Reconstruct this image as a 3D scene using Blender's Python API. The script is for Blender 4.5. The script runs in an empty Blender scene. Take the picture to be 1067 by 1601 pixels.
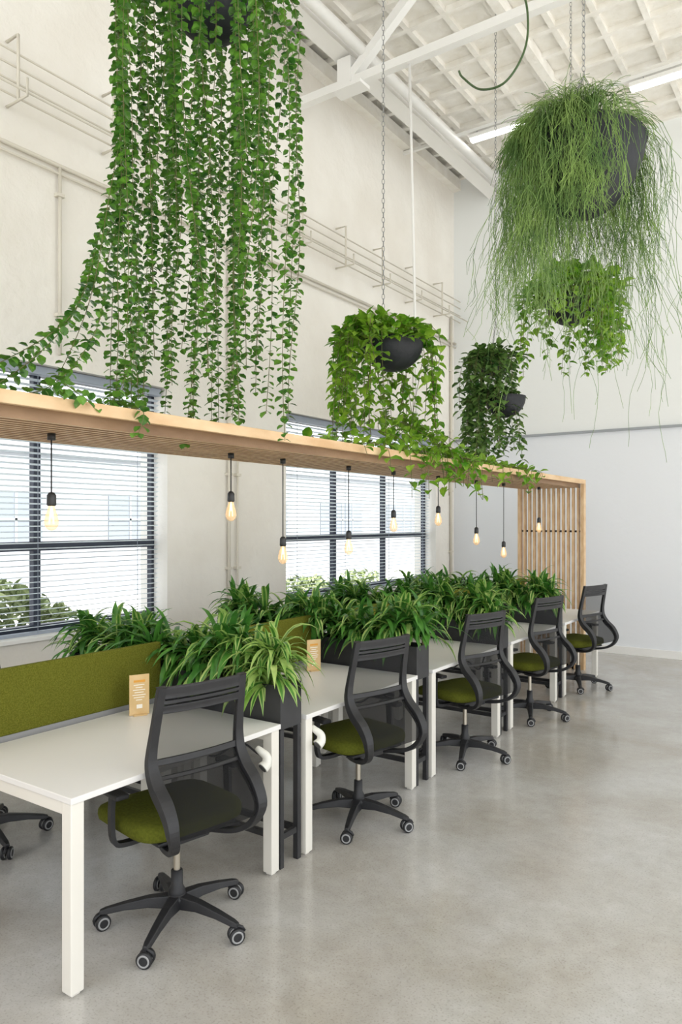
import bpy, math, random
from mathutils import Vector, Matrix
random.seed(11)
R=random.random
def U(a,b): return a+(b-a)*random.random()
COL=bpy.context.scene.collection
# ------------------------------------------------------------ materials
def mat(name,col,rough=0.5,metal=0.0,spec=0.5,col2=None,nscale=5.0,bump=0.0,bscale=60.0,emit=0,ecol=None,detail=4,trans=0,alpha=1.0,lo=.35,hi=.65,two=None):
    m=bpy.data.materials.new(name); m.use_nodes=True
    nt=m.node_tree; N=nt.nodes; L=nt.links
    b=N['Principled BSDF']; b.inputs['Base Color'].default_value=(*col,1)
    b.inputs['Roughness'].default_value=rough; b.inputs['Metallic'].default_value=metal
    b.inputs['Specular IOR Level'].default_value=spec
    b.inputs['Alpha'].default_value=alpha
    tc=N.new('ShaderNodeTexCoord')
    if col2:
        n=N.new('ShaderNodeTexNoise'); n.inputs['Scale'].default_value=nscale; n.inputs['Detail'].default_value=detail
        L.new(tc.outputs['Object'],n.inputs['Vector'])
        r=N.new('ShaderNodeValToRGB'); r.color_ramp.elements[0].position=lo; r.color_ramp.elements[1].position=hi
        r.color_ramp.elements[0].color=(*col,1); r.color_ramp.elements[1].color=(*col2,1)
        L.new(n.outputs['Fac'],r.inputs['Fac']); L.new(r.outputs['Color'],b.inputs['Base Color'])
    if bump:
        n2=N.new('ShaderNodeTexNoise'); n2.inputs['Scale'].default_value=bscale; n2.inputs['Detail'].default_value=5
        L.new(tc.outputs['Object'],n2.inputs['Vector'])
        bp=N.new('ShaderNodeBump'); bp.inputs['Strength'].default_value=bump; bp.inputs['Distance'].default_value=.02
        L.new(n2.outputs['Fac'],bp.inputs['Height']); L.new(bp.outputs['Normal'],b.inputs['Normal'])
    if emit:
        b.inputs['Emission Color'].default_value=(*(ecol or col),1); b.inputs['Emission Strength'].default_value=emit
    if trans:
        t=N.new('ShaderNodeBsdfTranslucent'); t.inputs['Color'].default_value=(col[0]*1.6+.02,col[1]*1.5+.03,col[2]*1.1,1)
        mx=N.new('ShaderNodeMixShader'); mx.inputs[0].default_value=trans
        L.new(b.outputs[0],mx.inputs[1]); L.new(t.outputs[0],mx.inputs[2]); L.new(mx.outputs[0],N['Material Output'].inputs['Surface'])
    return m
M={}
M['wall']=mat('painted_plaster',(.825,.785,.715),.7,col2=(.90,.87,.81),nscale=1.2,bump=.7,bscale=9)
M['ceil']=mat('ceiling_paint',(.86,.825,.75),.8,col2=(.93,.905,.85),nscale=6,bump=.6,bscale=14)
M['white']=mat('white_steel',(.88,.87,.84),.4)
M['whitepipe']=mat('painted_pipe',(.70,.655,.56),.5)
M['desk']=mat('desk_laminate',(.80,.785,.76),.38,col2=(.82,.805,.78),nscale=2)
M['deskleg']=mat('desk_leg_paint',(.80,.77,.70),.4)
M['black']=mat('black_steel',(.020,.020,.022),.45,col2=(.030,.030,.033),nscale=8)
M['plastic']=mat('black_plastic',(.013,.013,.015),.5,col2=(.018,.018,.020),nscale=20,bump=.08,bscale=300)
M['bowl']=mat('bowl_black',(.006,.007,.010),.6,col2=(.013,.015,.019),nscale=6,bump=.2,bscale=30)
M['grey']=mat('caster_grey',(.32,.32,.32),.4)
M['chrome']=mat('gas_steel',(.55,.50,.42),.28,metal=1.0)
M['felt']=mat('olive_felt',(.12,.125,.014),.95,spec=.1,col2=(.19,.195,.028),nscale=160,bump=.5,bscale=350)
M['seat']=mat('olive_seat_fabric',(.085,.095,.010),.9,spec=.15,col2=(.115,.128,.014),nscale=90,bump=.2,bscale=400)
M['soil']=mat('soil',(.03,.02,.012),.95,col2=(.07,.05,.03),nscale=60,bump=.8,bscale=90)
M['bladeD']=mat('blade_dark',(.022,.11,.018),.32,col2=(.11,.31,.045),nscale=9,trans=.22)
M['bladeL']=mat('blade_pale',(.18,.36,.055),.4,col2=(.58,.69,.25),nscale=7,trans=.25)
M['vine']=mat('vine_leaf',(.022,.10,.014),.28,col2=(.16,.36,.04),nscale=11,trans=.22)
M['stem']=mat('vine_stem',(.10,.13,.03),.6,col2=(.20,.16,.07),nscale=10)
M['pothos']=mat('pothos_leaf',(.07,.23,.014),.33,col2=(.38,.57,.06),nscale=8,trans=.3)
M['hoya']=mat('hoya_leaf',(.03,.10,.018),.33,col2=(.21,.34,.09),nscale=10,trans=.18)
M['rhip']=mat('rhipsalis_stem',(.07,.16,.03),.55,col2=(.27,.41,.10),nscale=6)
M['bulbcap']=mat('bulb_socket',(.02,.02,.02),.4,col2=(.03,.03,.03))
M['light']=mat('tube_light',(1,1,1),.5,emit=7,ecol=(1,.98,.93))
M['cardt']=mat('card_print',(.95,.9,.8),.6)
M['cardo']=mat('card_print_orange',(.75,.35,.05),.6)
M['frame']=mat('window_frame_dark',(.018,.024,.042),.45,col2=(.025,.032,.052))
M['blind']=mat('blind_slat',(.66,.72,.82),.5,trans=.2)
M['headrail']=mat('blind_headrail',(.34,.38,.45),.5)
M['hose']=mat('green_hose',(.05,.10,.03),.4)
M['cable']=mat('cable_black',(.015,.015,.015),.5)
M['trimgrey']=mat('trim_grey',(.34,.36,.38),.5)
M['socket']=mat('socket_white',(.78,.77,.70),.35)
M['socketd']=mat('socket_dark',(.06,.06,.06),.5)
M['pave']=mat('paving',(.42,.42,.41),.9,col2=(.46,.46,.45),nscale=1)
M['facade']=mat('facade_pale',(.35,.375,.40),.8,col2=(.37,.39,.415),nscale=1)
M['facwin']=mat('facade_glass',(.22,.25,.29),.5)
M['hedge']=mat('hedge_leaf',(.15,.21,.08),.7,col2=(.34,.40,.20),nscale=3)
def wood(name,a,b_):
    m=mat(name,a,.5,col2=b_,nscale=4,bump=.1,bscale=80)
    N=m.node_tree.nodes; L=m.node_tree.links
    n=[x for x in N if x.type=='TEX_NOISE'][0]
    tc=[x for x in N if x.type=='TEX_COORD'][0]
    mp=N.new('ShaderNodeMapping'); mp.inputs['Scale'].default_value=(9,.7,2)
    L.new(tc.outputs['Object'],mp.inputs['Vector']); L.new(mp.outputs['Vector'],n.inputs['Vector'])
    return m
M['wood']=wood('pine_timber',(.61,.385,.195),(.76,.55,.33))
M['wood_shade']=wood('pine_timber_gap_shade',(.22,.125,.06),(.33,.20,.105))
M['ply']=mat('birch_card',(.66,.45,.20),.5,col2=(.74,.53,.27),nscale=12)
def floor_mat():
    m=bpy.data.materials.new('polished_concrete'); m.use_nodes=True
    nt=m.node_tree;N=nt.nodes;L=nt.links;b=N['Principled BSDF']
    tc=N.new('ShaderNodeTexCoord')
    def nz(s,d,r,di=0):
        n=N.new('ShaderNodeTexNoise');n.inputs['Scale'].default_value=s;n.inputs['Detail'].default_value=d;n.inputs['Roughness'].default_value=r;n.inputs['Distortion'].default_value=di
        L.new(tc.outputs['Object'],n.inputs['Vector']); return n
    n1=nz(.75,8,.60,.5); n2=nz(2.6,9,.66,.3); n3=nz(110,3,.5); n4=nz(14,7,.75)
    def ramp(n,p0,c0,p1,c1):
        r=N.new('ShaderNodeValToRGB');e=r.color_ramp.elements;e[0].position=p0;e[0].color=(*c0,1);e[1].position=p1;e[1].color=(*c1,1);L.new(n.outputs['Fac'],r.inputs[0]);return r
    rs=[ramp(n1,.32,(.425,.395,.345),.66,(.565,.565,.56)),ramp(n2,.30,(.89,.875,.85),.68,(1.06,1.06,1.07)),ramp(n3,.32,(.80,.79,.77),.46,(1,1,1)),ramp(n4,.3,(.90,.895,.885),.7,(1.05,1.05,1.05))]
    cur=rs[0]
    for r in rs[1:]:
        a=N.new('ShaderNodeMixRGB');a.blend_type='MULTIPLY';a.inputs[0].default_value=1
        L.new(cur.outputs[0],a.inputs[1]);L.new(r.outputs[0],a.inputs[2]);cur=a
    L.new(cur.outputs[0],b.inputs['Base Color'])
    mr=N.new('ShaderNodeMapRange');mr.inputs[1].default_value=.2;mr.inputs[2].default_value=.8;mr.inputs[3].default_value=.12;mr.inputs[4].default_value=.24
    L.new(n1.outputs['Fac'],mr.inputs[0]);L.new(mr.outputs[0],b.inputs['Roughness'])
    b.inputs['Specular IOR Level'].default_value=.7
    return m
M['floor']=floor_mat()
def backwall_mat():
    m=mat('back_wall_paint',(.80,.79,.75),.7,bump=.15,bscale=10)
    N=m.node_tree.nodes;L=m.node_tree.links;b=N['Principled BSDF']
    tc=[x for x in N if x.type=='TEX_COORD'][0]
    s=N.new('ShaderNodeSeparateXYZ');L.new(tc.outputs['Object'],s.inputs[0])
    g=N.new('ShaderNodeMath');g.operation='GREATER_THAN';g.inputs[1].default_value=2.96;L.new(s.outputs['Z'],g.inputs[0])
    mx=N.new('ShaderNodeMixRGB');mx.inputs[1].default_value=(.82,.84,.87,1);mx.inputs[2].default_value=(.85,.865,.85,1)
    L.new(g.outputs[0],mx.inputs[0]);L.new(mx.outputs[0],b.inputs['Base Color'])
    return m
M['bwall']=backwall_mat()
def seethru(name,col,a,emit=0,ecol=None,gloss=False):
    m=bpy.data.materials.new(name);m.use_nodes=True;N=m.node_tree.nodes;L=m.node_tree.links
    b=N['Principled BSDF'];b.inputs['Base Color'].default_value=(*col,1);b.inputs['Roughness'].default_value=.1 if gloss else .8
    if not gloss: b.inputs['Specular IOR Level'].default_value=.2
    if emit: b.inputs['Emission Color'].default_value=(*ecol,1);b.inputs['Emission Strength'].default_value=emit
    t=N.new('ShaderNodeBsdfTransparent');mx=N.new('ShaderNodeMixShader');mx.inputs[0].default_value=a
    if gloss: t.inputs[0].default_value=(1,.95,.87,1)
    L.new(t.outputs[0],mx.inputs[1]);L.new(b.outputs[0],mx.inputs[2]);L.new(mx.outputs[0],N['Material Output'].inputs['Surface'])
    return m
M['mesh']=seethru('chair_mesh_fabric',(.012,.012,.013),.56)
M['meshthin']=seethru('chair_mesh_fabric_sheer',(.015,.015,.017),.35)
M['glass']=seethru('bulb_glass',(.80,.60,.36),.40,.28,(1,.80,.52),True)
M['filament']=mat('bulb_filament',(1,.6,.2),.5,emit=5,ecol=(1,.68,.30))
# ------------------------------------------------------------ mesh builder
class MB:
    def __init__(s): s.v=[];s.f=[];s.m=[];s.sm=[]
    def face(s,idx,mi=0,sm=False): s.f.append(idx);s.m.append(mi);s.sm.append(sm)
    def box(s,x0,y0,z0,x1,y1,z1,mi=0):
        b=len(s.v); s.v+=[(x0,y0,z0),(x1,y0,z0),(x1,y1,z0),(x0,y1,z0),(x0,y0,z1),(x1,y0,z1),(x1,y1,z1),(x0,y1,z1)]
        for q in((0,3,2,1),(4,5,6,7),(0,1,5,4),(1,2,6,5),(2,3,7,6),(3,0,4,7)): s.face([b+i for i in q],mi)
        return s
    def tube(s,pts,r,n=6,mi=0,sm=True,cap=True,w=None,up=None):
        pts=[Vector(p) for p in pts]; k=len(pts); b=len(s.v)
        prev=None
        for i,p in enumerate(pts):
            t=(pts[min(i+1,k-1)]-pts[max(i-1,0)])
            t=t.normalized() if t.length>1e-9 else Vector((0,0,1))
            if prev is None:
                ref=Vector(up) if up else (Vector((0,0,1)) if abs(t.z)<.9 else Vector((1,0,0)))
                a=t.cross(ref).normalized()
            else:
                a=(prev-t*prev.dot(t)); a=a.normalized() if a.length>1e-6 else t.orthogonal().normalized()
            prev=a; c=a.cross(t)
            rr=r[i] if isinstance(r,(list,tuple)) else r
            for j in range(n):
                th=2*math.pi*(j+(.5 if n==4 else 0))/n
                q=p+a*(rr*math.cos(th))+c*((rr if w is None else w)*math.sin(th)); s.v.append(q[:])
        for i in range(k-1):
            for j in range(n):
                s.face([b+i*n+j,b+i*n+(j+1)%n,b+(i+1)*n+(j+1)%n,b+(i+1)*n+j],mi,sm)
        if cap:
            s.face([b+j for j in range(n)][::-1],mi); s.face([b+(k-1)*n+j for j in range(n)],mi)
        return s
    def beam(s,p0,p1,w,mi=0): return s.tube([p0,p1],w*.7071,4,mi,False)
    def rev(s,prof,n=24,c=(0,0,0),mi=0,mtx=None,sm=True):
        b=len(s.v)
        for (r,z) in prof:
            for j in range(n):
                th=2*math.pi*j/n; p=Vector((r*math.cos(th),r*math.sin(th),z))
                if mtx: p=mtx@p
                s.v.append((p+Vector(c))[:])
        for i in range(len(prof)-1):
            for j in range(n):
                s.face([b+i*n+j,b+i*n+(j+1)%n,b+(i+1)*n+(j+1)%n,b+(i+1)*n+j],mi,sm)
        return s
    def leaf(s,p,d,nrm,L,W,mi=0,fold=.18,heart=True):
        d=d.normalized(); sd=d.cross(nrm); sd=sd.normalized() if sd.length>1e-6 else d.orthogonal().normalized(); up=sd.cross(d)
        def P(u,v,h=0): return (p+d*(u*L)+sd*(v*W)+up*(h*L))[:]
        b=len(s.v)
        if heart: s.v+=[P(0,0),P(-.08,.32,.02),P(.28,.5,fold),P(.68,.33,fold*.5),P(1.0,0,-.12),P(.68,-.33,fold*.5),P(.28,-.5,fold),P(-.08,-.32,.02),P(.45,0,0)]
        else: s.v+=[P(0,0),P(.1,.2,.02),P(.38,.5,fold*.7),P(.75,.36,fold*.4),P(1.0,0,-.1),P(.75,-.36,fold*.4),P(.38,-.5,fold*.7),P(.1,-.2,.02),P(.5,0,0)]
        for q in((0,8,2,1),(8,4,3,2),(0,7,6,8),(8,6,5,4)): s.face([b+i for i in q],mi,False)
    def obj(s,name,mats,parent=None,loc=(0,0,0),bevel=0,seg=2,rot=None):
        me=bpy.data.meshes.new(name); me.from_pydata(s.v,[],s.f); 
        for m in mats: me.materials.append(M[m])
        me.polygons.foreach_set('material_index',s.m); me.polygons.foreach_set('use_smooth',s.sm); me.update()
        o=bpy.data.objects.new(name,me); COL.objects.link(o); o.location=loc
        if rot: o.rotation_euler=rot
        if parent: o.parent=parent
        if bevel:
            b=o.modifiers.new('bevel','BEVEL'); b.width=bevel; b.segments=seg; b.limit_method='ANGLE'
        return o
def empty(name,loc=(0,0,0),rz=0):
    e=bpy.data.objects.new(name,None); e.empty_display_size=.1; COL.objects.link(e); e.location=loc; e.rotation_euler=(0,0,rz); return e
def reg(o,label,cat,group=None,kind=None):
    o['label']=label; o['category']=cat
    if group:o['group']=group
    if kind:o['kind']=kind
    return o
def struct(o,label=None):
    o['kind']='structure'
    return o
def dup(root,loc,rz=None):
    new=root.copy(); COL.objects.link(new); new.location=loc
    if rz is not None: new.rotation_euler=(0,0,rz)
    def rec(src,dst):
        for c in src.children:
            k=c.copy(); COL.objects.link(k); k.parent=dst; rec(c,k)
    rec(root,new); return new
def catmull(P,n=6):
    P=[Vector(p) for p in P]; out=[]
    for i in range(len(P)-1):
        a=P[max(i-1,0)];b=P[i];c=P[i+1];d=P[min(i+2,len(P)-1)]
        for k in range(n):
            t=k/n; out.append(.5*((2*b)+(c-a)*t+(2*a-5*b+4*c-d)*t*t+(3*b-a-3*c+d)*t**3))
    out.append(P[-1]); return out
# ------------------------------------------------------------ room
XL=-4.92; YB=10.1; ZC=6.87
W1=(1.0,4.43); W2=(6.08,9.51); ZS=.90; ZT=2.915
m=MB(); T=.35
def wl(y0,y1,z0,z1): m.box(XL-T,y0,z0,XL,y1,z1)
wl(-3,W1[0],0,ZC+.4); wl(W1[0],W1[1],0,ZS); wl(W1[0],W1[1],ZT,ZC+.4); wl(W1[1],W2[0],0,ZC+.4)
wl(W2[0],W2[1],0,ZS); wl(W2[0],W2[1],ZT,ZC+.4); wl(W2[1],YB+.3,0,ZC+.4)
struct(m.obj('wall_left',['wall']))
m=MB(); m.box(XL,YB,0,6,YB+.3,ZC+.4); struct(m.obj('wall_back',['bwall']))
m=MB(); m.box(XL-T,-3,-.1,6,YB+.3,0); struct(m.obj('floor',['floor']))
# ceiling with shallow square coffers
m=MB(); m.box(XL,-3,ZC+.06,6,YB,ZC+.3)
x=XL+.25
while x<6: m.box(x,-3,ZC,x+.06,YB,ZC+.06); x+=.42
y=YB-.06
while y>-3: m.box(XL,y,ZC-.002,6,y+.06,ZC+.06); y-=.42
m.box(-2.9,-3,ZC-.08,-2.80,YB,ZC+.05)
struct(m.obj('ceiling',['ceil']))
m=MB(); m.box(XL,-3,ZC-.16,XL+.12,YB,ZC-.003); struct(m.obj('trim_1',['ceil']))
m=MB(); m.box(XL,YB-.04,2.945,6,YB,2.975); struct(m.obj('trim_2',['trimgrey']))
m=MB(); m.box(XL,YB-.02,0,6,YB,.10); struct(m.obj('baseboard_back',['white']))
m=MB(); m.box(XL,-3,0,XL+.02,YB-.02,.10); struct(m.obj('baseboard_left',['white']))
# windows
def window(idx,y0,y1):
    X=XL-.2; m=MB()
    n=3; st=(y1-y0)/n
    for i in range(n+1):
        y=y0+i*st; w=.03
        ya=max(y-w,y0); yb=min(y+w,y1); m.box(X-.03,ya,ZS,X+.03,yb,ZT)
    for z,w in((ZS+.03,.03),(1.56,.035),(2.39,.025),(ZT-.03,.03)): m.box(X-.035,y0,z-w,X+.035,y1,z+w)
    struct(m.obj('window_%d'%idx,['frame'],bevel=.004))
    m=MB(); m.box(XL-T,y0,ZS-.03,XL+.03,y1,ZS+.004); struct(m.obj('trim_%d'%(idx+2),['white'],bevel=.005))
    e=empty('venetian_blind',(XL-.09,(y0+y1)/2,ZT-.06)); h=(y1-y0)/2-.02
    MB().box(-.035,-h,-.01,.035,h,.055).obj('headrail',['headrail'],e,bevel=.004)
    m=MB(); z=-.05; a=math.radians(12); c=.025*math.cos(a); s_=.025*math.sin(a)
    while ZT-.06+z>ZS+.05:
        b=len(m.v); m.v+=[(-c,-h,z-s_),(c,-h,z+s_),(c,h,z+s_),(-c,h,z-s_),(0,-h,z+.005),(0,h,z+.005)]
        m.face([b,b+4,b+5,b+3]); m.face([b+4,b+1,b+2,b+5]); z-=.042
    m.obj('blind_slats',['blind'],e)
    MB().box(-.025,-h,z-.01,.025,h,z+.012).obj('bottom_rail',['headrail'],e)
    for f in(-.85,-.3,.3,.85):
        m=MB(); m.tube([(.026,f*h,0),(.026,f*h,z)],.0025,4); m.obj('ladder_cord',['headrail'],e)
    reg(e,'white horizontal slat blind hanging in a tall dark-framed window','blind','window blinds')
window(1,*W1); window(2,*W2)
# exterior
m=MB(); m.box(-45,-40,-.25,40,50,-.12); reg(m.obj('paved_ground',['pave']),'pale paved ground outside the windows','ground',kind='structure')
e=empty('neighbouring_building',(-15,8,-.12))
m=MB(); m.box(-6,-16,0,0,22,3.4); m.box(-6,-16,3.4,.08,22,3.5); m.obj('facade',['facade'],e)
for k in range(8):
    m=MB(); y=-14+k*4.4
    m.box(.0,y,1.3,.03,y+2.6,2.5,0)
    for j in range(1,4): m.box(.03,y+j*.65-.03,1.3,.05,y+j*.65+.03,2.5,1)
    m.box(.03,y,1.88,.05,y+2.6,1.94,1)
    m.obj('facade_window',['facwin','facade'],e)
reg(e,'low pale building with grid windows across the yard','building')
def hedge(x,y0,y1,h):
    m=MB()
    for i in range(1500):
        p=Vector((x+U(-.4,.4),U(y0,y1),0)); p.z=-.1+h*(1-abs(R()-R()))*(.8+.2*math.sin(p.y*3))
        d=Vector((U(-1,1),U(-1,1),U(-.3,1))); m.leaf(p,d,Vector((U(-1,1),U(-1,1),1)),U(.08,.15),U(.06,.1))
    reg(m.obj('garden_hedge',['hedge']),'low leafy green hedge outside the windows','hedge','hedges outside',)
hedge(-8.2,3.6,5.6,1.15); hedge(-8.4,10.2,13.2,.80)
# ------------------------------------------------------------ wall services
e=empty('wire_cable_tray',(XL+.015,3,4.88))
for z in(-.16,-.06,.05,.15):
    for xx in((.10,) if z!=-.16 else (.10,.22)):
        m=MB(); m.tube([(xx,-5.5,z),(xx,YB-3.02,z)],.008,5); m.obj('tray_wire',['whitepipe'],e)
for i in range(10):
    y=2.93-3+.81*(i-1) if i else 2.12-3
    m=MB(); m.tube([(.0,y,.26),(.14,y,.26),(.14,y,-.2),(.0,y,-.2)],.012,5); m.tube([(.0,y,-.2),(.25,y,-.2),(.25,y,-.08)],.010,5)
    m.obj('bracket',['whitepipe'],e)
reg(e,'cream painted wire cable tray on brackets along the wall','cable tray')
m=MB(); m.tube([(XL+.03,-3,4.42),(XL+.03,YB,4.42)],.016,6)
m.tube([(XL+.03,-3,4.36),(XL+.03,YB,4.36)],.009,6)
reg(m.obj('wall_conduit',['whitepipe']),'thin cream horizontal conduit on the plaster wall','pipe','wall conduits')
for y,z0,z1,r in((3.345,3.0,4.42,.014),(5.18,.1,4.42,.016),(5.3,.1,2.6,.010),(9.95,.1,4.8,.02)):
    m=MB(); m.tube([(XL+.03,y,z1),(XL+.03,y,z0)],r,6)
    z=z0+.3
    while z<z1: m.box(XL,y-.03,z-.012,XL+.05,y+.03,z+.012); z+=.9
    reg(m.obj('wall_conduit',['whitepipe']),'thin cream vertical conduit clipped to the wall','pipe','wall conduits')
m=MB(); m.box(XL,5.55,.92,XL+.03,5.65,1.08); m.box(XL+.03,5.575,.96,XL+.036,5.625,1.04)
reg(m.obj('wall_switch',['white'],bevel=.003),'small white wall switch on the plaster','switch')
# steel structure
e=empty('roof_truss',(0,6.2,6.2))
MB().beam((XL,0,0),(6,0,0),.085).obj('bottom_chord',['white'],e)
m=MB(); m.beam((-4.15,0,.06),(-3.4,0,.66),.09); m.obj('diagonal_brace',['white'],e)
m=MB(); m.beam((-1.4,0,.06),(-.7,0,.66),.09); m.obj('diagonal_brace',['white'],e)
m=MB(); m.box(-4.35,-.09,-.08,-4.0,.09,-.045); m.box(-4.3,-.06,-.05,-4.14,.06,.25); m.obj('gusset_plate',['white'],e)
reg(e,'white painted steel truss spanning under the ceiling','truss')
m=MB(); m.box(-4.36,-3,6.48,-4.16,YB,6.52); m.box(-4.29,-3,6.52,-4.23,YB,6.68); m.box(-4.36,-3,6.68,-4.16,YB,6.72)
reg(m.obj('steel_purlin',['white']),'white steel beam running lengthwise below the ceiling','beam')
m=MB(); m.tube([(-4.02,-3,6.46),(-4.02,YB,6.46)],.055,10); 
reg(m.obj('ceiling_pipe',['white']),'white round pipe running lengthwise below the ceiling','pipe')
# linear lights
def lin(x0,x1,y,z):
    e=empty('linear_light',((x0+x1)/2,y,z)); h=(x1-x0)/2
    MB().box(-h,-.05,.03,h,.05,.08).obj('light_housing',['white'],e,bevel=.004)
    MB().box(-h+.01,-.04,0,h-.01,.04,.03).obj('light_tube',['light'],e,bevel=.006)
    for s in(-.8,.8):
        m=MB(); m.tube([(h*s,0,.08),(h*s,0,.119)],.006,4); m.obj('suspension_wire',['grey'],e)
    reg(e,'slim glowing white linear ceiling light','light','linear ceiling lights')
lin(-3.95,-3.05,8.585,6.54); lin(-2.02,-.6,8.585,6.54)
m=MB(); m.box(XL,8.565,6.66,6,8.605,6.70); reg(m.obj('lighting_rail',['white']),'thin white rail above the ceiling lights','rail')
# ------------------------------------------------------------ canopy
CX0,CX1=-3.38,-2.57; CZ0,CZ1=2.16,2.24; CY0,CY1=.9,8.8
e=empty('slatted_timber_canopy',(CX1,CY1,0))
def L_(x,y,z): return (x-CX1,y-CY1,z)
def lbox(m,x0,y0,z0,x1,y1,z1,mi=0): m.box(x0-CX1,y0-CY1,z0,x1-CX1,y1-CY1,z1,mi)
SW=.024
m=MB(); lbox(m,CX1-.03,CY0,CZ0+.028,CX1,CY1,CZ1+.0); m.obj('front_beam',['wood'],e,bevel=.003)
m=MB(); lbox(m,CX0,CY0,CZ0-.003,CX0+.035,CY1,CZ1+.003); m.obj('rear_beam',['wood'],e,bevel=.003)
m=MB(); xs=[]; n_=12
for i in range(1,n_+1):
    x=CX0+.0175+(CX1-CX0-.035)*i/(n_+1)-SW/2
    xs.append(x); lbox(m,x,CY0,CZ0-.015,x+SW,CY1,CZ1-.02)
    # shade of the gaps painted as darker wood on vertical sides, underside light
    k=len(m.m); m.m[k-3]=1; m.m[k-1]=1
m.obj('canopy_slats',['wood','wood_shade'],e)
y=CY0+.3
while y<CY1: 
    m=MB(); lbox(m,CX0+.035,y,CZ1-.019,CX1-.03,y+.045,CZ1+.01); m.obj('cross_batten',['wood'],e); y+=1.55
for yy in(CY1,CY0):
    m=MB()
    for x in xs: lbox(m,x,yy-.06,0,x+SW,yy,CZ0-.015)
    lbox(m,CX1-.04,yy-.08,0,CX1,yy,CZ0+.027); lbox(m,CX0,yy-.08,0,CX0+.035,yy,CZ0-.003)
    lbox(m,CX0+.035,yy-.06,0,CX1-.04,yy+.0,.06)
    m.obj('slatted_screen',['wood'],e)
    m=MB(); z=1.63
    m.tube([L_(CX0+.05,yy-.03,z),L_(CX1-.05,yy-.03,z)],.005,6)
    for i in range(len(xs)+1):
        a=(xs[i-1]+SW) if i else CX0+.035; b=xs[i] if i<len(xs) else CX1-.04
        if b-a>.02: m.tube([L_(a+.009,yy-.03,z),L_(b-.009,yy-.03,z)],.014,6)
    m.obj('spacer_rod',['black'],e)
reg(e,'pine slatted canopy over the desks ending in a vertical slat screen','canopy')
# ------------------------------------------------------------ pendant bulbs
bulbs=[(1.975,1.707),(3.14,1.75),(3.615,1.48),(4.357,1.51),(4.986,1.665),(5.748,1.71),(6.545,1.52),(7.22,1.37),(8.27,1.62)]
for (y,zb) in bulbs:
    e=empty('pendant_bulb',(-2.95,y,zb))
    m=MB(); m.tube([(0,0,.165),(0,0,CZ0-.02-zb)],.0035,5); m.tube([(0,0,CZ0-.045-zb),(0,0,CZ0-.016-zb)],.018,10); m.obj('cord',['cable'],e)
    MB().rev([(.001,.175),(.012,.172),(.02,.16),(.021,.118),(.017,.112),(.001,.111)],14).obj('lamp_socket',['bulbcap'],e)
    MB().rev([(.001,0),(.012,.002),(.024,.012),(.032,.03),(.031,.052),(.024,.078),(.016,.10),(.014,.115)],16).obj('bulb',['glass'],e)
    m=MB()
    for k in range(4):
        a=k*math.pi/2; m.tube([(.005*math.cos(a),.005*math.sin(a),.10),(.014*math.cos(a),.014*math.sin(a),.03)],.0018,4)
    m.tube([(0,0,.112),(0,0,.06)],.004,5)
    m.obj('filament',['filament'],e)
    reg(e,'clear vintage filament bulb hanging on a thin black cord','lamp','pendant bulbs under the canopy')
# ------------------------------------------------------------ desks
DX1=-2.33; DD=.85; MOD=1.41; DY0=1.64; DW=1.20
def build_desk():
    e=empty('office_desk')
    MB().box(-DD,0,.715,0,DW,.74).obj('tabletop',['desk'],e,bevel=.003)
    m=MB(); m.box(-DD+.03,.01,.665,-.03,.06,.714); m.box(-DD+.03,DW-.06,.665,-.03,DW-.01,.714); m.box(-.14,.06,.675,-.10,DW-.06,.714); m.box(-DD+.1,.06,.675,-DD+.14,DW-.06,.714)
    m.obj('support_frame',['deskleg'],e,bevel=.003)
    for (x,y) in((-.065,.005),(-.065,DW-.062),(-DD+.01,.005),(-DD+.01,DW-.062)):
        m=MB(); m.box(x,y,.012,x+.057,y+.057,.714); m.box(x+.01,y+.01,0,x+.047,y+.047,.012); m.obj('leg',['deskleg'],e,bevel=.004)
    return e
d0=build_desk(); d0.location=(DX1,DY0,0)
reg(d0,'white rectangular office desk with cream square legs','desk','office desks')
for k in range(1,5): dup(d0,(DX1,DY0+MOD*k,0))
for k in range(5): dup(d0,(DX1-DD-.06,DY0+MOD*k,0))
e=empty('desk_screen'); 
MB().box(-.0175,0,.02,.0175,DW-.02,.33).obj('felt_panel',['felt'],e,bevel=.008,seg=3)
m=MB(); m.box(-.01,0.01,-.02,.01,DW-.03,.022); 
for y in(.15,DW-.2): m.box(-.05,y,.0,.05,y+.05,.012)
m.obj('mounting_rail',['grey'],e)
e.location=(DX1-DD-.03,DY0+.01,.742); reg(e,'olive green felt desk divider screen on a grey rail','screen','felt desk screens')
for k in range(1,5): dup(e,(DX1-DD-.03,DY0+.01+MOD*k,.742))
# ------------------------------------------------------------ planters
PX0,PX1=DX1-2*DD-.05,DX1-.02
def build_planter():
    e=empty('planter_trough'); w=.085; L=PX1-PX0; t=.008
    m=MB(); m.box(-L,-w,.70,0,w,.712)
    m.box(-L,-w,.712,0,-w+t,.92); m.box(-L,w-t,.712,0,w,.92); m.box(-L,-w+t,.712,-L+t,w-t,.92); m.box(-t,-w+t,.712,0,w-t,.92)
    m.obj('trough',['black'],e)
    MB().box(-L+t,-w+t,.712,-t,w-t,.885).obj('soil',['soil'],e)
    for x in(-.032,-L):
        for y in(-w,w-.03):
            MB().box(x,y,0,x+.032,y+.03,.699).obj('leg',['black'],e,bevel=.003)
    for q in((-L+.033,-w+.003,.14,-.033,-w+.027,.17),(-L+.033,w-.027,.14,-.033,w-.003,.17),(-.028,-w+.031,.14,-.006,w-.031,.17)):
        MB().box(*q).obj('lower_rail',['black'],e)
    return e
p0=build_planter(); pls=[DY0+DW+(MOD-DW)/2+MOD*k for k in range(4)]
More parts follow.
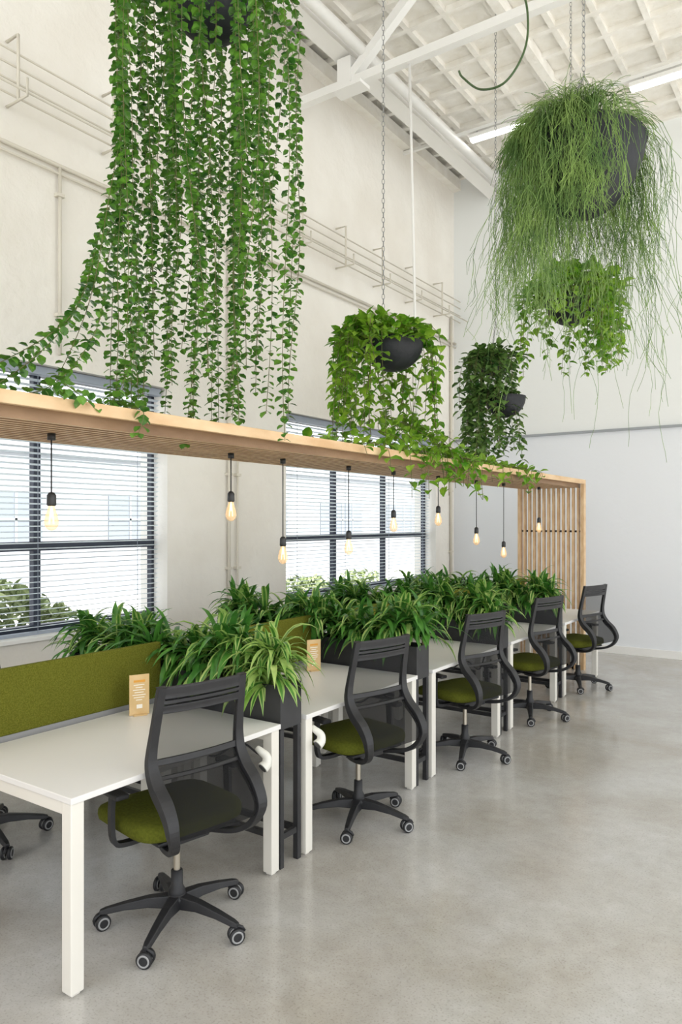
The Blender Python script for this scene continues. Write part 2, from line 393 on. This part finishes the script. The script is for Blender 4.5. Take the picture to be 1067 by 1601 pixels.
p0.location=(PX1,pls[0],0); reg(p0,'long black steel planter trough on legs between desks','planter','planter troughs')
for y in pls[1:]: dup(p0,(PX1,y,0))
def blade(m,p,az,el,L,W,lime):
    n=7; b=len(m.v); d=Vector((math.cos(az)*math.cos(el),math.sin(az)*math.cos(el),math.sin(el)))
    q=Vector(p); st=L/n; tw=U(-.5,.5); dr=U(.20,.42)
    for i in range(n+1):
        f=i/n; w=W*(.45+.75*math.sin(math.pi*min(1,f*.85+.1)))*(1 if f<.75 else (1-f)/.25*.95+.04)
        side=d.cross(Vector((0,0,1))); side=side.normalized() if side.length>1e-4 else Vector((1,0,0))
        side=(side+Vector((0,0,tw*.5))).normalized(); up=side.cross(d)
        for a,h in((-.5,.12),(-.22,0),(.22,0),(.5,.12)): m.v.append((q+side*(a*w)+up*(h*w))[:])
        q=q+d*st; d=(d+Vector((0,0,-dr-.28*f))*(.75+.5*tw*tw)).normalized()
    for i in range(n):
        for j in range(3): m.face([b+i*4+j,b+i*4+j+1,b+i*4+j+5,b+i*4+j+4],(1 if (j!=1 and lime) or (j==1 and lime==2) else 0),True)
variants=[]
for v in range(5):
    m=MB(); pl=(.5,.28,.42,.26,.95)[v]
    for h in range(7):
        c=Vector((U(-.17,.17),U(-.05,.05),U(.02,.17)))
        m.tube([(c.x,c.y,-.02),(c.x,c.y,c.z)],.008,5,2)
        for k in range(28):
            el=math.radians(U(2,82)); blade(m,c+Vector((0,0,U(-.02,.05))),U(0,6.283),el,U(.20,.38),U(.022,.038),((2 if R()<.35*pl else 1) if R()<pl else 0))
    me=m.obj('dracaena_plant',['bladeD','bladeL','stem']); variants.append(me)
cnt=0
used=[False]*5
order=[4,0,1,2,3]
for pi_,y in enumerate(pls):
    for j in range(5):
        x=PX1-.17-j*.345; v=order[cnt] if cnt<5 else random.randrange(4); src=variants[v]
        if not used[v]: o=src; used[v]=True
        else: o=src.copy(); COL.objects.link(o)
        o.location=(x,y,.885); o.rotation_euler=(0,0,U(-.5,.5)+(math.pi if R()<.5 else 0)); s=U(.90,1.04)
        if pi_==0: s=(.88,.96,.95,.86,.86)[j]
        o.scale=(s,s,s)
        lab='lush dracaena with lime-edged arching leaves at the trough end' if v==4 else 'leafy green dracaena with arching striped leaves in a black trough'
        reg(o,lab,'plant','dracaena plants in the troughs'); cnt+=1
# ------------------------------------------------------------ chairs
def build_chair():
    e=empty('office_chair')
    m=MB()
    def outline(k,n=32):
        th=2*math.pi*k/n; c,s=math.cos(th),math.sin(th)
        return (math.copysign(abs(c)**.42,c),math.copysign(abs(s)**.42,s))
    rows=[(.90,.0),(.985,.010),(1,.03),(.995,.050),(.965,.064),(.88,.072),(.5,.070),(.2,.068)]
    for (sc,z) in rows:
        for k in range(32):
            u,v=outline(k); x=u*sc*.255-.055; y=v*sc*.26
            drop=-.03*max(0,(-x-.14)/.17)**2 if x<-.14 else 0
            m.v.append((x,y,.455+z+drop))
    for i in range(len(rows)-1):
        for k in range(32): m.face([i*32+k,i*32+(k+1)%32,(i+1)*32+(k+1)%32,(i+1)*32+k],0,True)
    m.face([k for k in range(32)][::-1]); m.face([(len(rows)-1)*32+k for k in range(32)],0,True)
    m.obj('seat',['seat'],e)
    m=MB(); m.box(-.23,-.19,.435,.17,.19,.454); m.box(-.12,-.09,.395,.12,.09,.435); m.box(-.05,-.14,.405,-.02,.14,.42)
    m.obj('seat_mechanism',['plastic'],e,bevel=.008)
    prof=[(.205,1.09),(.188,1.0),(.168,.90),(.156,.82),(.162,.755),(.203,.69),(.272,.63),(.315,.555),(.297,.48),(.225,.43),(.11,.408),(.02,.405)]
    cur=catmull([(x,0,z) for x,z in prof],5); n=len(cur)
    def hw(i):
        f=i/(n-1)
        if f<.3: return .195+.02*f/.3
        if f<.65: return .215
        return .215-(.215-.09)*((f-.65)/.35)**1.2
    back=MB()
    for sgn in(-1,1):
        b=len(back.v)
        for i,p in enumerate(cur):
            t=(cur[min(i+1,n-1)]-cur[max(i-1,0)]).normalized(); nr=Vector((t.z,0,-t.x))
            f=i/(n-1); g=math.exp(-((f-.50)/.18)**2)
            wd=.019+.008*g; th=.011+.011*g
            c=Vector((p.x,sgn*hw(i),p.z))
            for a,h in((-1,-1),(1,-1),(1,1),(-1,1)): back.v.append((c+Vector((0,a*wd,0))+nr*(h*th))[:])
        for i in range(n-1):
            for j in range(4): back.face([b+i*4+j,b+i*4+(j+1)%4,b+(i+1)*4+(j+1)%4,b+(i+1)*4+j],0,False)
        back.face([b,b+1,b+2,b+3]); back.face([b+(n-1)*4+3-j for j in range(4)])
    def strip(mb,i0,i1,th,w,curve=.02,mi=0,dz0=0,dz1=0):
        m_=10; b=len(mb.v)
        for side in(0,1):
            for i in range(i0,i1+1):
                p=cur[i]; dz=dz0 if i==i0 else (dz1 if i==i1 else 0)
                for k in range(m_+1):
                    u=-1+2*k/m_; y=u*hw(i)*w; mb.v.append((p.x+curve*(1-u*u)+(th if side else -th),y,p.z+dz))
        r=i1-i0+1; c=m_+1
        for i in range(r-1):
            for k in range(m_):
                a=b+i*c+k; mb.face([a,a+c,a+c+1,a+1],mi,True); a+=r*c; mb.face([a,a+1,a+c+1,a+c],mi,True)
        for k in range(m_):
            for i in(0,r-1):
                a=b+i*c+k; mb.face([a,a+1,a+1+r*c,a+r*c],mi)
    strip(back,0,3,.008,1.0); strip(back,3,4,.008,1.0,dz0=-.007); strip(back,4,6,.008,1.0,dz0=-.007)
    strip(back,17,19,.006,1.0); strip(back,22,23,.005,1.0)
    back.box(-.03,-.10,.398,.10,.10,.42)
    br=back.obj('backrest',['plastic'],e,bevel=.003)
    mm=MB(); strip(mm,6,17,.0015,.97,mi=0); strip(mm,19,38,.0015,.97,.012,mi=1); strip(mm,1,6,.0015,.97,mi=1)
    mm.obj('mesh_fabric',['meshthin','mesh'],br)
    for sgn in(-1,1):
        m=MB(); m.tube(catmull([(-.02,sgn*.10,.415),(-.02,sgn*.24,.415),(-.025,sgn*.285,.44),(-.03,sgn*.29,.55),(-.03,sgn*.285,.625)],5),.026,4,w=.013,up=(0,0,1),sm=False)
        m.obj('arm_support',['plastic'],e)
        m=MB(); m.box(-.09,sgn*.285-.03,.625,.06,sgn*.285+.03,.648); m.obj('armrest',['plastic'],e,bevel=.009,seg=3)
    MB().rev([(.001,.09),(.036,.09),(.036,.15),(.026,.17),(.025,.235),(.001,.237)],18).obj('column_sleeve',['plastic'],e)
    MB().rev([(.015,.237),(.015,.394)],16).obj('gas_column',['chrome'],e)
    m=MB(); 
    m.rev([(.001,.075),(.045,.078),(.05,.12),(.036,.135)],18)
    angs=[math.radians(a) for a in(18,90,162,234,306)]
    for a in angs:
        ca,sa=math.cos(a),math.sin(a); b=len(m.v)
        for (r,z0,z1,w) in((.03,.08,.132,.033),(.12,.088,.128,.026),(.22,.082,.11,.022),(.30,.068,.092,.018),(.325,.066,.083,.013)):
            for (s,z) in((-1,z0),(1,z0),(.7,z1),(-.7,z1)): m.v.append((ca*r-sa*s*w,sa*r+ca*s*w,z))
        for i in range(4):
            for j in range(4): m.face([b+i*4+j,b+i*4+(j+1)%4,b+(i+1)*4+(j+1)%4,b+(i+1)*4+j])
        m.face([b+16+j for j in range(4)])
    base=m.obj('star_base',['plastic'],e,bevel=.004)
    for i,a in enumerate(angs):
        m=MB(); sw=a+[.9,2.1,-.7,.5,1.6][i]
        for s in(-1,1):
            mt=Matrix.Rotation(sw,4,'Z')@Matrix.Translation((0,s*.017,0))@Matrix.Rotation(math.pi/2,4,'X')
            m.rev([(.001,-.010),(.018,-.010),(.028,-.009),(.033,-.005),(.033,.005),(.028,.009),(.018,.010),(.001,.010)],20,(0,0,.033),0,mt)
            m.rev([(.018,-.0095),(.0185,-.0112),(.025,-.0112),(.0255,-.0085)],18,(0,0,.033),1,mt)
            m.rev([(.018,.0095),(.0185,.0112),(.025,.0112),(.0255,.0085)],18,(0,0,.033),1,mt)
        m.tube([(0,0,.03),(0,0,.072)],.009,8)
        mt=Matrix.Rotation(sw,4,'Z')
        m.tube([(0,0,.062)]+[(mt@Vector((.036*math.sin(t),0,.033+.036*math.cos(t))))[:] for t in(.3,.8,1.3)],.008,6)
        m.obj('caster',['plastic','grey'],base,loc=(math.cos(a)*.315,math.sin(a)*.315,0))
    return e
c0=build_chair()
clab='black mesh-back office chair with olive seat, tucked at a white desk'
c0.location=(-2.41,2.225,0); c0.rotation_euler=(0,0,math.radians(-11)); reg(c0,clab,'chair','office chairs')
for (x,y,a) in((-2.37,3.60,-14),(-2.36,5.03,-16),(-2.36,6.38,-14),(-2.36,7.80,-15)): dup(c0,(x,y,0),math.radians(a))
dup(c0,(-3.90,2.20,0),math.radians(188))
# ------------------------------------------------------------ desk cards
def card(x,y,rz):
    e=empty('table_card',(x,y,.741),rz)
    MB().box(-.004,-.052,.0,.004,.052,.21).obj('wooden_panel',['ply'],e,bevel=.002)
    MB().box(-.03,-.035,0,.03,.035,.006).obj('card_foot',['ply'],e)
    m=MB(); z=.155
    for k in range(7):
        w=[.03,.02,.034,.026,.036,.03,.018][k]; m.box(.0042,-w,z,.0048,w-.004,z+.0035,0); z-=.013
    m.box(.0042,-.03,.17,.0048,.03,.182,1); m.box(.0042,-.015,.035,.0048,.015,.055,0)
    m.obj('printed_lines',['cardt','cardo'],e)
    reg(e,'upright birch plywood information card standing on a white desk','sign','desk cards')
card(-3.05,2.555,math.radians(-25)); card(-2.98,3.98,math.radians(-25))
def pod(x,y):
    e=empty('power_socket_pod',(x,y,.59))
    P=catmull([(-.05,-.01,.065),(-.025,-.01,.052),(0,.0,.03),(.006,-.006,0),(0,-.028,-.018)],5)
    m=MB(); m.tube(P,[.014+.016*(i/len(P)) for i in range(len(P))],16); m.obj('socket_body',['socket'],e)
    d=(P[-1]-P[-2]).normalized(); m=MB(); m.tube([P[-1]+d*.0005,P[-1]+d*.004],.022,14); m.obj('socket_face',['socketd'],e)
    reg(e,'white swivelling power socket pod hanging under the desk edge','socket','power socket pods')
pod(-2.305,2.70); pod(-2.305,3.14)
for k,(y) in enumerate(pls[:3]):
    m=MB(); m.tube(catmull([(-2.9,y-.25,.66),(-2.8,y-.12,.50),(-2.7,y,.56),(-2.62,y+.1,.48),(-2.6,y+.2,.60),(-2.55,y+.3,.66)],6),.006,6)
    reg(m.obj('power_cable',['cable']),'black power cable looping beneath the desks','cable','desk cables')
# ------------------------------------------------------------ hanging plants
def chain(m,p0,p1,lk=.034,r=.0018,mi=0):
    p0=Vector(p0);p1=Vector(p1);d=p1-p0;n=max(1,int(d.length/(lk*.8)));t=d.normalized();a=t.orthogonal().normalized();b=t.cross(a)
    for i in range(n):
        c=p0+d*((i+.5)/n);s=a if i%2 else b
        pts=[c+t*(lk*.5*math.cos(q))+s*(lk*.24*math.sin(q)) for q in[2*math.pi*k/8 for k in range(9)]]
        m.tube(pts,r,3,mi,True,False)
def bowlmesh(r,h,n=32):
    m=MB(); pr=[]
    for i in range(11):
        t=math.pi/2*i/10; pr.append((max(.001,r*math.sin(t)),h*(1-math.cos(t))))
    inner=[(r*.95,h),(r*.9,h*.8),(.001,h*.78)]
    m.rev(pr+[(r*1.02,h+.004),(r*.95,h+.004)]+inner,n); return m
def wander(p0,R_,ang,zs,zend,cx,drop=.3,amp=.03,flare=0.0,st=.05):
    ca,sa=math.cos(ang),math.sin(ang); pts=[Vector((p0*ca,p0*sa,zs))]
    for k in range(1,5):
        t=k/4*math.pi/2; pts.append(Vector(((p0+(R_-p0)*math.sin(t))*ca,(p0+(R_-p0)*math.sin(t))*sa,zs+.05*math.sin(t*2)-drop*(1-math.cos(t)))))
    z=pts[-1].z; ph=U(0,6.28);ph2=U(0,6.28);fr=U(2,4); x,y=pts[-1].x,pts[-1].y; z0=z; dx=U(-1,1)*amp;dy=U(-1,1)*amp
    while z>zend:
        z-=st; f=(z0-z)
        pts.append(Vector((x+dx*f*1.5+ca*flare*f+amp*.5*(math.sin(ph+fr*f)-math.sin(ph)),y+dy*f*1.5+sa*flare*f+amp*.5*(math.sin(ph2+fr*f)-math.sin(ph2)),z)))
    return pts
def leafstrand(m,pts,sp,Lf,Wf,r=.0022,pair=True,heart=False,jit=.4,skip=0):
    m.tube(pts,r,3,1,True,False); acc=0;tog=0; az=U(0,6.28)
    for i in range(len(pts)-1):
        a,b=pts[i],pts[i+1];L=(b-a).length;t=(b-a).normalized() if L>0 else Vector((0,0,-1)); pos=sp-acc
        while pos<L:
            p=a+t*pos; o=t.orthogonal().normalized(); o.rotate(Matrix.Rotation(az,3,t)); az+=1.57+U(-jit,jit)
            for s in((1,-1) if pair else (1,)):
                d=(o*s+Vector((0,0,-.45))*U(.2,1.4)+t*U(-.1,.4)).normalized(); nr=Vector((U(-jit,jit),U(-jit,jit),1))+o*s*.8
                sc=U(.7,1.15); m.leaf(p+d*.006,d,nr,Lf*sc,Wf*sc,0,.14,heart)
            pos+=sp*U(.8,1.2)
        acc=(L-(pos-sp))%sp
def crown(m,c,rx,rz,n,Lf,Wf,heart=True):
    for i in range(n):
        v=Vector((random.gauss(0,1),random.gauss(0,1),abs(random.gauss(0,1)))).normalized()
        p=Vector((c[0]+v.x*rx*U(.4,1),c[1]+v.y*rx*U(.4,1),c[2]+v.z*rz*U(.4,1)))
        d=(Vector((v.x,v.y,v.z*.3))+Vector((U(-.5,.5),U(-.5,.5),U(-.6,.3)))).normalized()
        sc=U(.7,1.15); m.leaf(p,d,Vector((v.x*.6+U(-.4,.4),v.y*.6+U(-.4,.4),1)),Lf*sc,Wf*sc,0,.14,heart)
        if R()<.4: m.tube([Vector(c),p],.0018,3,1,True,False)
def hang(e,r,h,top,ztop=ZC+.0):
    for k in range(3):
        m=MB(); a=2*math.pi*k/3+.5; chain(m,(r*.95*math.cos(a),r*.95*math.sin(a),h),(0,0,top)); m.obj('bowl_chain',['grey'],e)
    m=MB(); chain(m,(0,0,top),(0,0,ztop-e.location.z),.045,.0026)
    m.obj('hanging_chain',['grey'],e)
# A : big trailing vine
A=Vector((-2.9,2.93,4.40)); e=empty('hanging_planter',A)
bowlmesh(.24,.27).obj('bowl',['bowl'],e); hang(e,.24,.27,.95)
m=MB(); NA=44
for i in range(NA):
    # evenly stepped angles with staggered radii keep the strands apart
    ang=6.283*(i+U(-.35,.35))/NA; RR=(.50,.30,.41,.22)[i%4]+U(-.04,.04); q=R()
    L=(U(-2.25,-1.75) if q<.5 else U(-1.75,-.6))
    leafstrand(m,wander(.12,RR,ang,U(.34,.55),L,A,U(.2,.4),.045,.0),.034,.044,.043)
for i,ty in enumerate((-1.5,-1.34,-1.2,-1.0,-.85,-.68,-.5,-.4)):
    tx=-.02+U(-.2,.3); tz=-2.13
    q=math.radians(U(195,250)); rr=U(.38,.50); s0=Vector((rr*math.cos(q),rr*math.sin(q),U(.2,.4))); k=U(-.45,.1)
    P=[Vector((.1*math.cos(q),.1*math.sin(q),.45)),s0,Vector((s0.x,s0.y,-.45+k)),Vector((s0.x*.85+tx*.15,s0.y*.8+ty*.2,-1.05+k*.7)),Vector((s0.x*.4+tx*.6,s0.y*.5+ty*.5,-1.65+k*.3)),Vector((tx,ty,tz)),Vector((tx+U(-.05,.3),ty-U(.15,.5),tz+U(.0,.03)))]
    if i%3==0: P+= [Vector((.36,P[-1].y-.08,-2.17)),Vector((.37,P[-1].y-.12,-2.17-U(.08,.2)))]
    leafstrand(m,catmull(P,9),.034,.044,.043)
crown(m,(0,0,.33),.42,.25,420,.050,.048,False)
m.obj('trailing_vines',['vine','stem'],e)
reg(e,'black hanging bowl with very long strings of small round green leaves','hanging plant')
# B : pothos
B=Vector((-2.9,4.75,2.86)); e=empty('hanging_planter',B)
bowlmesh(.23,.22).obj('bowl',['bowl'],e,loc=(.06,.04,.02)); hang(e,.2,.25,.46)
m=MB()
for i in range(64):
    ang=U(0,6.283); da=(math.degrees(ang)+180)%360-180
    if -60<da<5 and R()<.72: continue
    leafstrand(m,wander(.14,U(.26,.44),ang,U(.28,.40),U(-.66,.0),B,U(.1,.25),.06),.058,.08,.066,.0026,False,True)
crown(m,(0,0,.22),.40,.24,330,.085,.07)
def trail(y0,y1,x0,n,base):
    for i in range(n):
        y=U(y0,y1); P=[Vector((x0+U(-.25,.02),y,2.27))-base]; x=P[0].x
        for k in range(1,6): P.append(Vector((x+U(-.05,.05)+k*U(0,.03),P[-1].y+U(.03,.16),2.27-base.z+U(-.015,.03))))
        xe=CX1+.03-base.x; P.append(Vector((xe,P[-1].y+.05,2.25-base.z)))
        for k in range(int(U(1,5))): P.append(Vector((xe+U(0,.03),P[-1].y+U(-.02,.05),P[-1].z-.08)))
        leafstrand(m,catmull(P,4),.065,.08,.066,.0026,False,True)
for i in range(12):
    y=U(-.35,.7); s=Vector((U(-.1,.2),y*.4,-.3)); P=[s,Vector((U(.1,.3),y*.8,-.45)),Vector((.37,y,-.58)),Vector((.38,y+.05,-.7-U(0,.25)))]
    leafstrand(m,catmull(P,6),.06,.08,.066,.0026,False,True)
trail(4.2,6.9,-2.7,18,B); trail(3.3,4.4,-2.7,3,B)
m.obj('pothos_foliage',['pothos','stem'],e)
reg(e,'black hanging bowl with bright green heart-leaf pothos trailing over the canopy','hanging plant')
# C : dark double planter
C=Vector((-2.9,6.89,2.78)); e=empty('hanging_planter',C)
bowlmesh(.20,.20).obj('bowl',['bowl'],e,loc=(.08,.05,0)); 
o=bowlmesh(.17,.17).obj('bowl',['bowl'],e,loc=(-.04,0,.42)); hang(e,.19,.19,.95)
m=MB()
for (cx,z,rr,zl,n) in((-.04,.56,.32,.12,38),(0,.18,.34,-.5,34)):
    for i in range(n):
        ang=U(0,6.283); da=(math.degrees(ang)+180)%360-180
        if z<.3 and -45<da<50 and R()<.72: continue
        P=[p+Vector((cx,0,0)) for p in wander(.1,U(.2,rr),ang,z+U(.0,.08),U(zl-.05,zl+.35),C,U(.08,.18),.07)]
        leafstrand(m,P,.05,.085,.055,.0026,True,False,.7)
crown(m,(-.04,0,.58),.30,.16,150,.085,.055,False); crown(m,(0,0,.2),.30,.10,80,.085,.055,False)
m.obj('hoya_foliage',['hoya','stem'],e)
reg(e,'two stacked black bowls overflowing with dark oval leaves','hanging plant')
# D : rhipsalis
D=Vector((-1.43,4.85,3.70)); e=empty('hanging_planter',D)
o=bowlmesh(.36,.50,40).obj('bowl',['bowl'],e,loc=(-.02,-.015,.03))
axv=Vector((-.569,.822,0)); o.rotation_euler=Matrix.Rotation(math.radians(6),4,axv).to_euler()
for i in range(3):
    m=MB(); a=2*math.pi*i/3+.5; chain(m,(.31*math.cos(a)-.03,.31*math.sin(a)-.03,.54),(0,0,.95)); m.obj('bowl_chain',['grey'],e)
m=MB(); chain(m,(0,0,.95),(0,0,ZC-D.z),.045,.0026); m.obj('hanging_chain',['grey'],e)
m=MB()
def thin(P,r): m.tube(P,r,3,0,True,False)
def curly(P,a):
    ph=[U(0,6.28) for _ in range(4)]; f1=U(5,9)
    return [p+Vector((a*math.sin(ph[0]+f1*p.z)+U(-.006,.006),a*math.sin(ph[1]+f1*.8*p.z)+U(-.006,.006),0)) for p in P]
for i in range(1050):
    ang=U(0,6.283); da=(math.degrees(ang)+180)%360-180
    if -42<da<30 and R()<.97: continue
    if -62<da<=-42 and R()<.6: continue
    lat=math.cos(ang-math.radians(34.7))
    RR=U(.24,.56)
    if lat<-.55: L=U(-.7,.3)
    elif lat<.35 : L=U(-.15,.38)
    else: L=U(-.9,.3) if R()<.5 else U(-.2,.35)
    P=curly(wander(U(.0,.22),RR,ang,U(.52,.72),L,D,U(.12,.5),.13,.04,.06),.02)
    thin(P,.0018)
    for k in range(4):
        if len(P)<6: continue
        j=random.randrange(3,len(P)); s=P[j]; d=Vector((U(-.8,.8),U(-.8,.8),-.9)).normalized(); Q=[s]
        for q in range(int(U(3,7))): Q.append(Q[-1]+d*.042); d=(d+Vector((U(-.35,.35),U(-.35,.35),-.12))).normalized()
        thin(Q,.0014)
for i in range(2300):
    v=Vector((random.gauss(0,1),random.gauss(0,1),abs(random.gauss(0,.8)))).normalized()
    if v.dot(Vector((.90,-.05,0)))>.50 and R()<.85: continue
    s=Vector((v.x*.26-.03,v.y*.26-.03,.52+v.z*.10)); d=(v+Vector((0,0,.25))).normalized(); Q=[s]
    for q in range(int(U(5,11))): Q.append(Q[-1]+d*.038); d=(d+Vector((U(-.32,.32),U(-.32,.32),-.27+U(-.1,.1)))).normalized()
    thin(Q,.0016)
for i in range(20):
    ang=math.radians(U(-10,100)) if i%3 else U(0,6.283); thin(curly(wander(.1,U(.35,.52),ang,.58,U(-1.5,-.9),D,.3,.15,.05,.07),.03),.0015)
m.obj('rhipsalis_stems',['rhip'],e)
reg(e,'large black hanging bowl with a mass of thin trailing green stems','hanging plant')
# E : leafy bowl
E=Vector((-2.17,6.95,3.60)); e=empty('hanging_planter',E)
bowlmesh(.24,.24).obj('bowl',['bowl'],e); hang(e,.24,.24,.8)
m=MB()
for i in range(66):
    ang=U(0,6.283)
    if abs(((math.degrees(ang)+180)%360-180)+120)<24 and R()<.75: continue
    leafstrand(m,wander(.12,U(.28,.52),ang,U(.24,.46),U(-.45,.05),E,U(.1,.3),.07),.05,.085,.068,.0024,False,True)
crown(m,(0,0,.26),.50,.34,560,.085,.068)
m.obj('pothos_foliage',['pothos','stem'],e)
reg(e,'black hanging bowl with bushy light green leaves','hanging plant')
m=MB(); m.tube([(-3.49,6.2,6.15),(-3.44,6.2,4.2),(-3.40,6.2,2.245)],.014,8)
reg(m.obj('drop_pipe',['white']),'thin white pipe dropping from the truss to the canopy','pipe')
m=MB(); m.tube(catmull([(-2.20,5.7,ZC),(-2.2,5.68,6.2),(-2.10,5.62,5.80),(-2.09,5.55,5.45),(-2.22,5.48,5.20),(-2.44,5.5,5.22),(-2.62,5.55,5.40),(-2.68,5.6,5.50)],8),.009,8)
reg(m.obj('garden_hose',['hose']),'dark green irrigation hose looping down from the ceiling','hose')
# ------------------------------------------------------------ light
w=bpy.data.worlds.new('World'); bpy.context.scene.world=w; w.use_nodes=True
bg=w.node_tree.nodes['Background']; bg.inputs[0].default_value=(.94,.972,1,1); bg.inputs[1].default_value=2.3
s=bpy.data.lights.new('sun','SUN'); s.energy=10.0; s.angle=.05; s.color=(1,.965,.915); so=bpy.data.objects.new('sun',s); COL.objects.link(so)
so.rotation_euler=(0,math.radians(39),0)
# ------------------------------------------------------------ camera
cd=bpy.data.cameras.new('camera'); co=bpy.data.objects.new('camera',cd); COL.objects.link(co)
cd.sensor_width=36; cd.lens=1150*36/1601; cd.shift_y=14.5/1601; cd.clip_start=.05
co.location=(0,0,1.75); co.rotation_euler=(math.pi/2,0,math.radians(34.7))
bpy.context.scene.camera=co
bpy.context.scene.view_settings.view_transform='Standard'
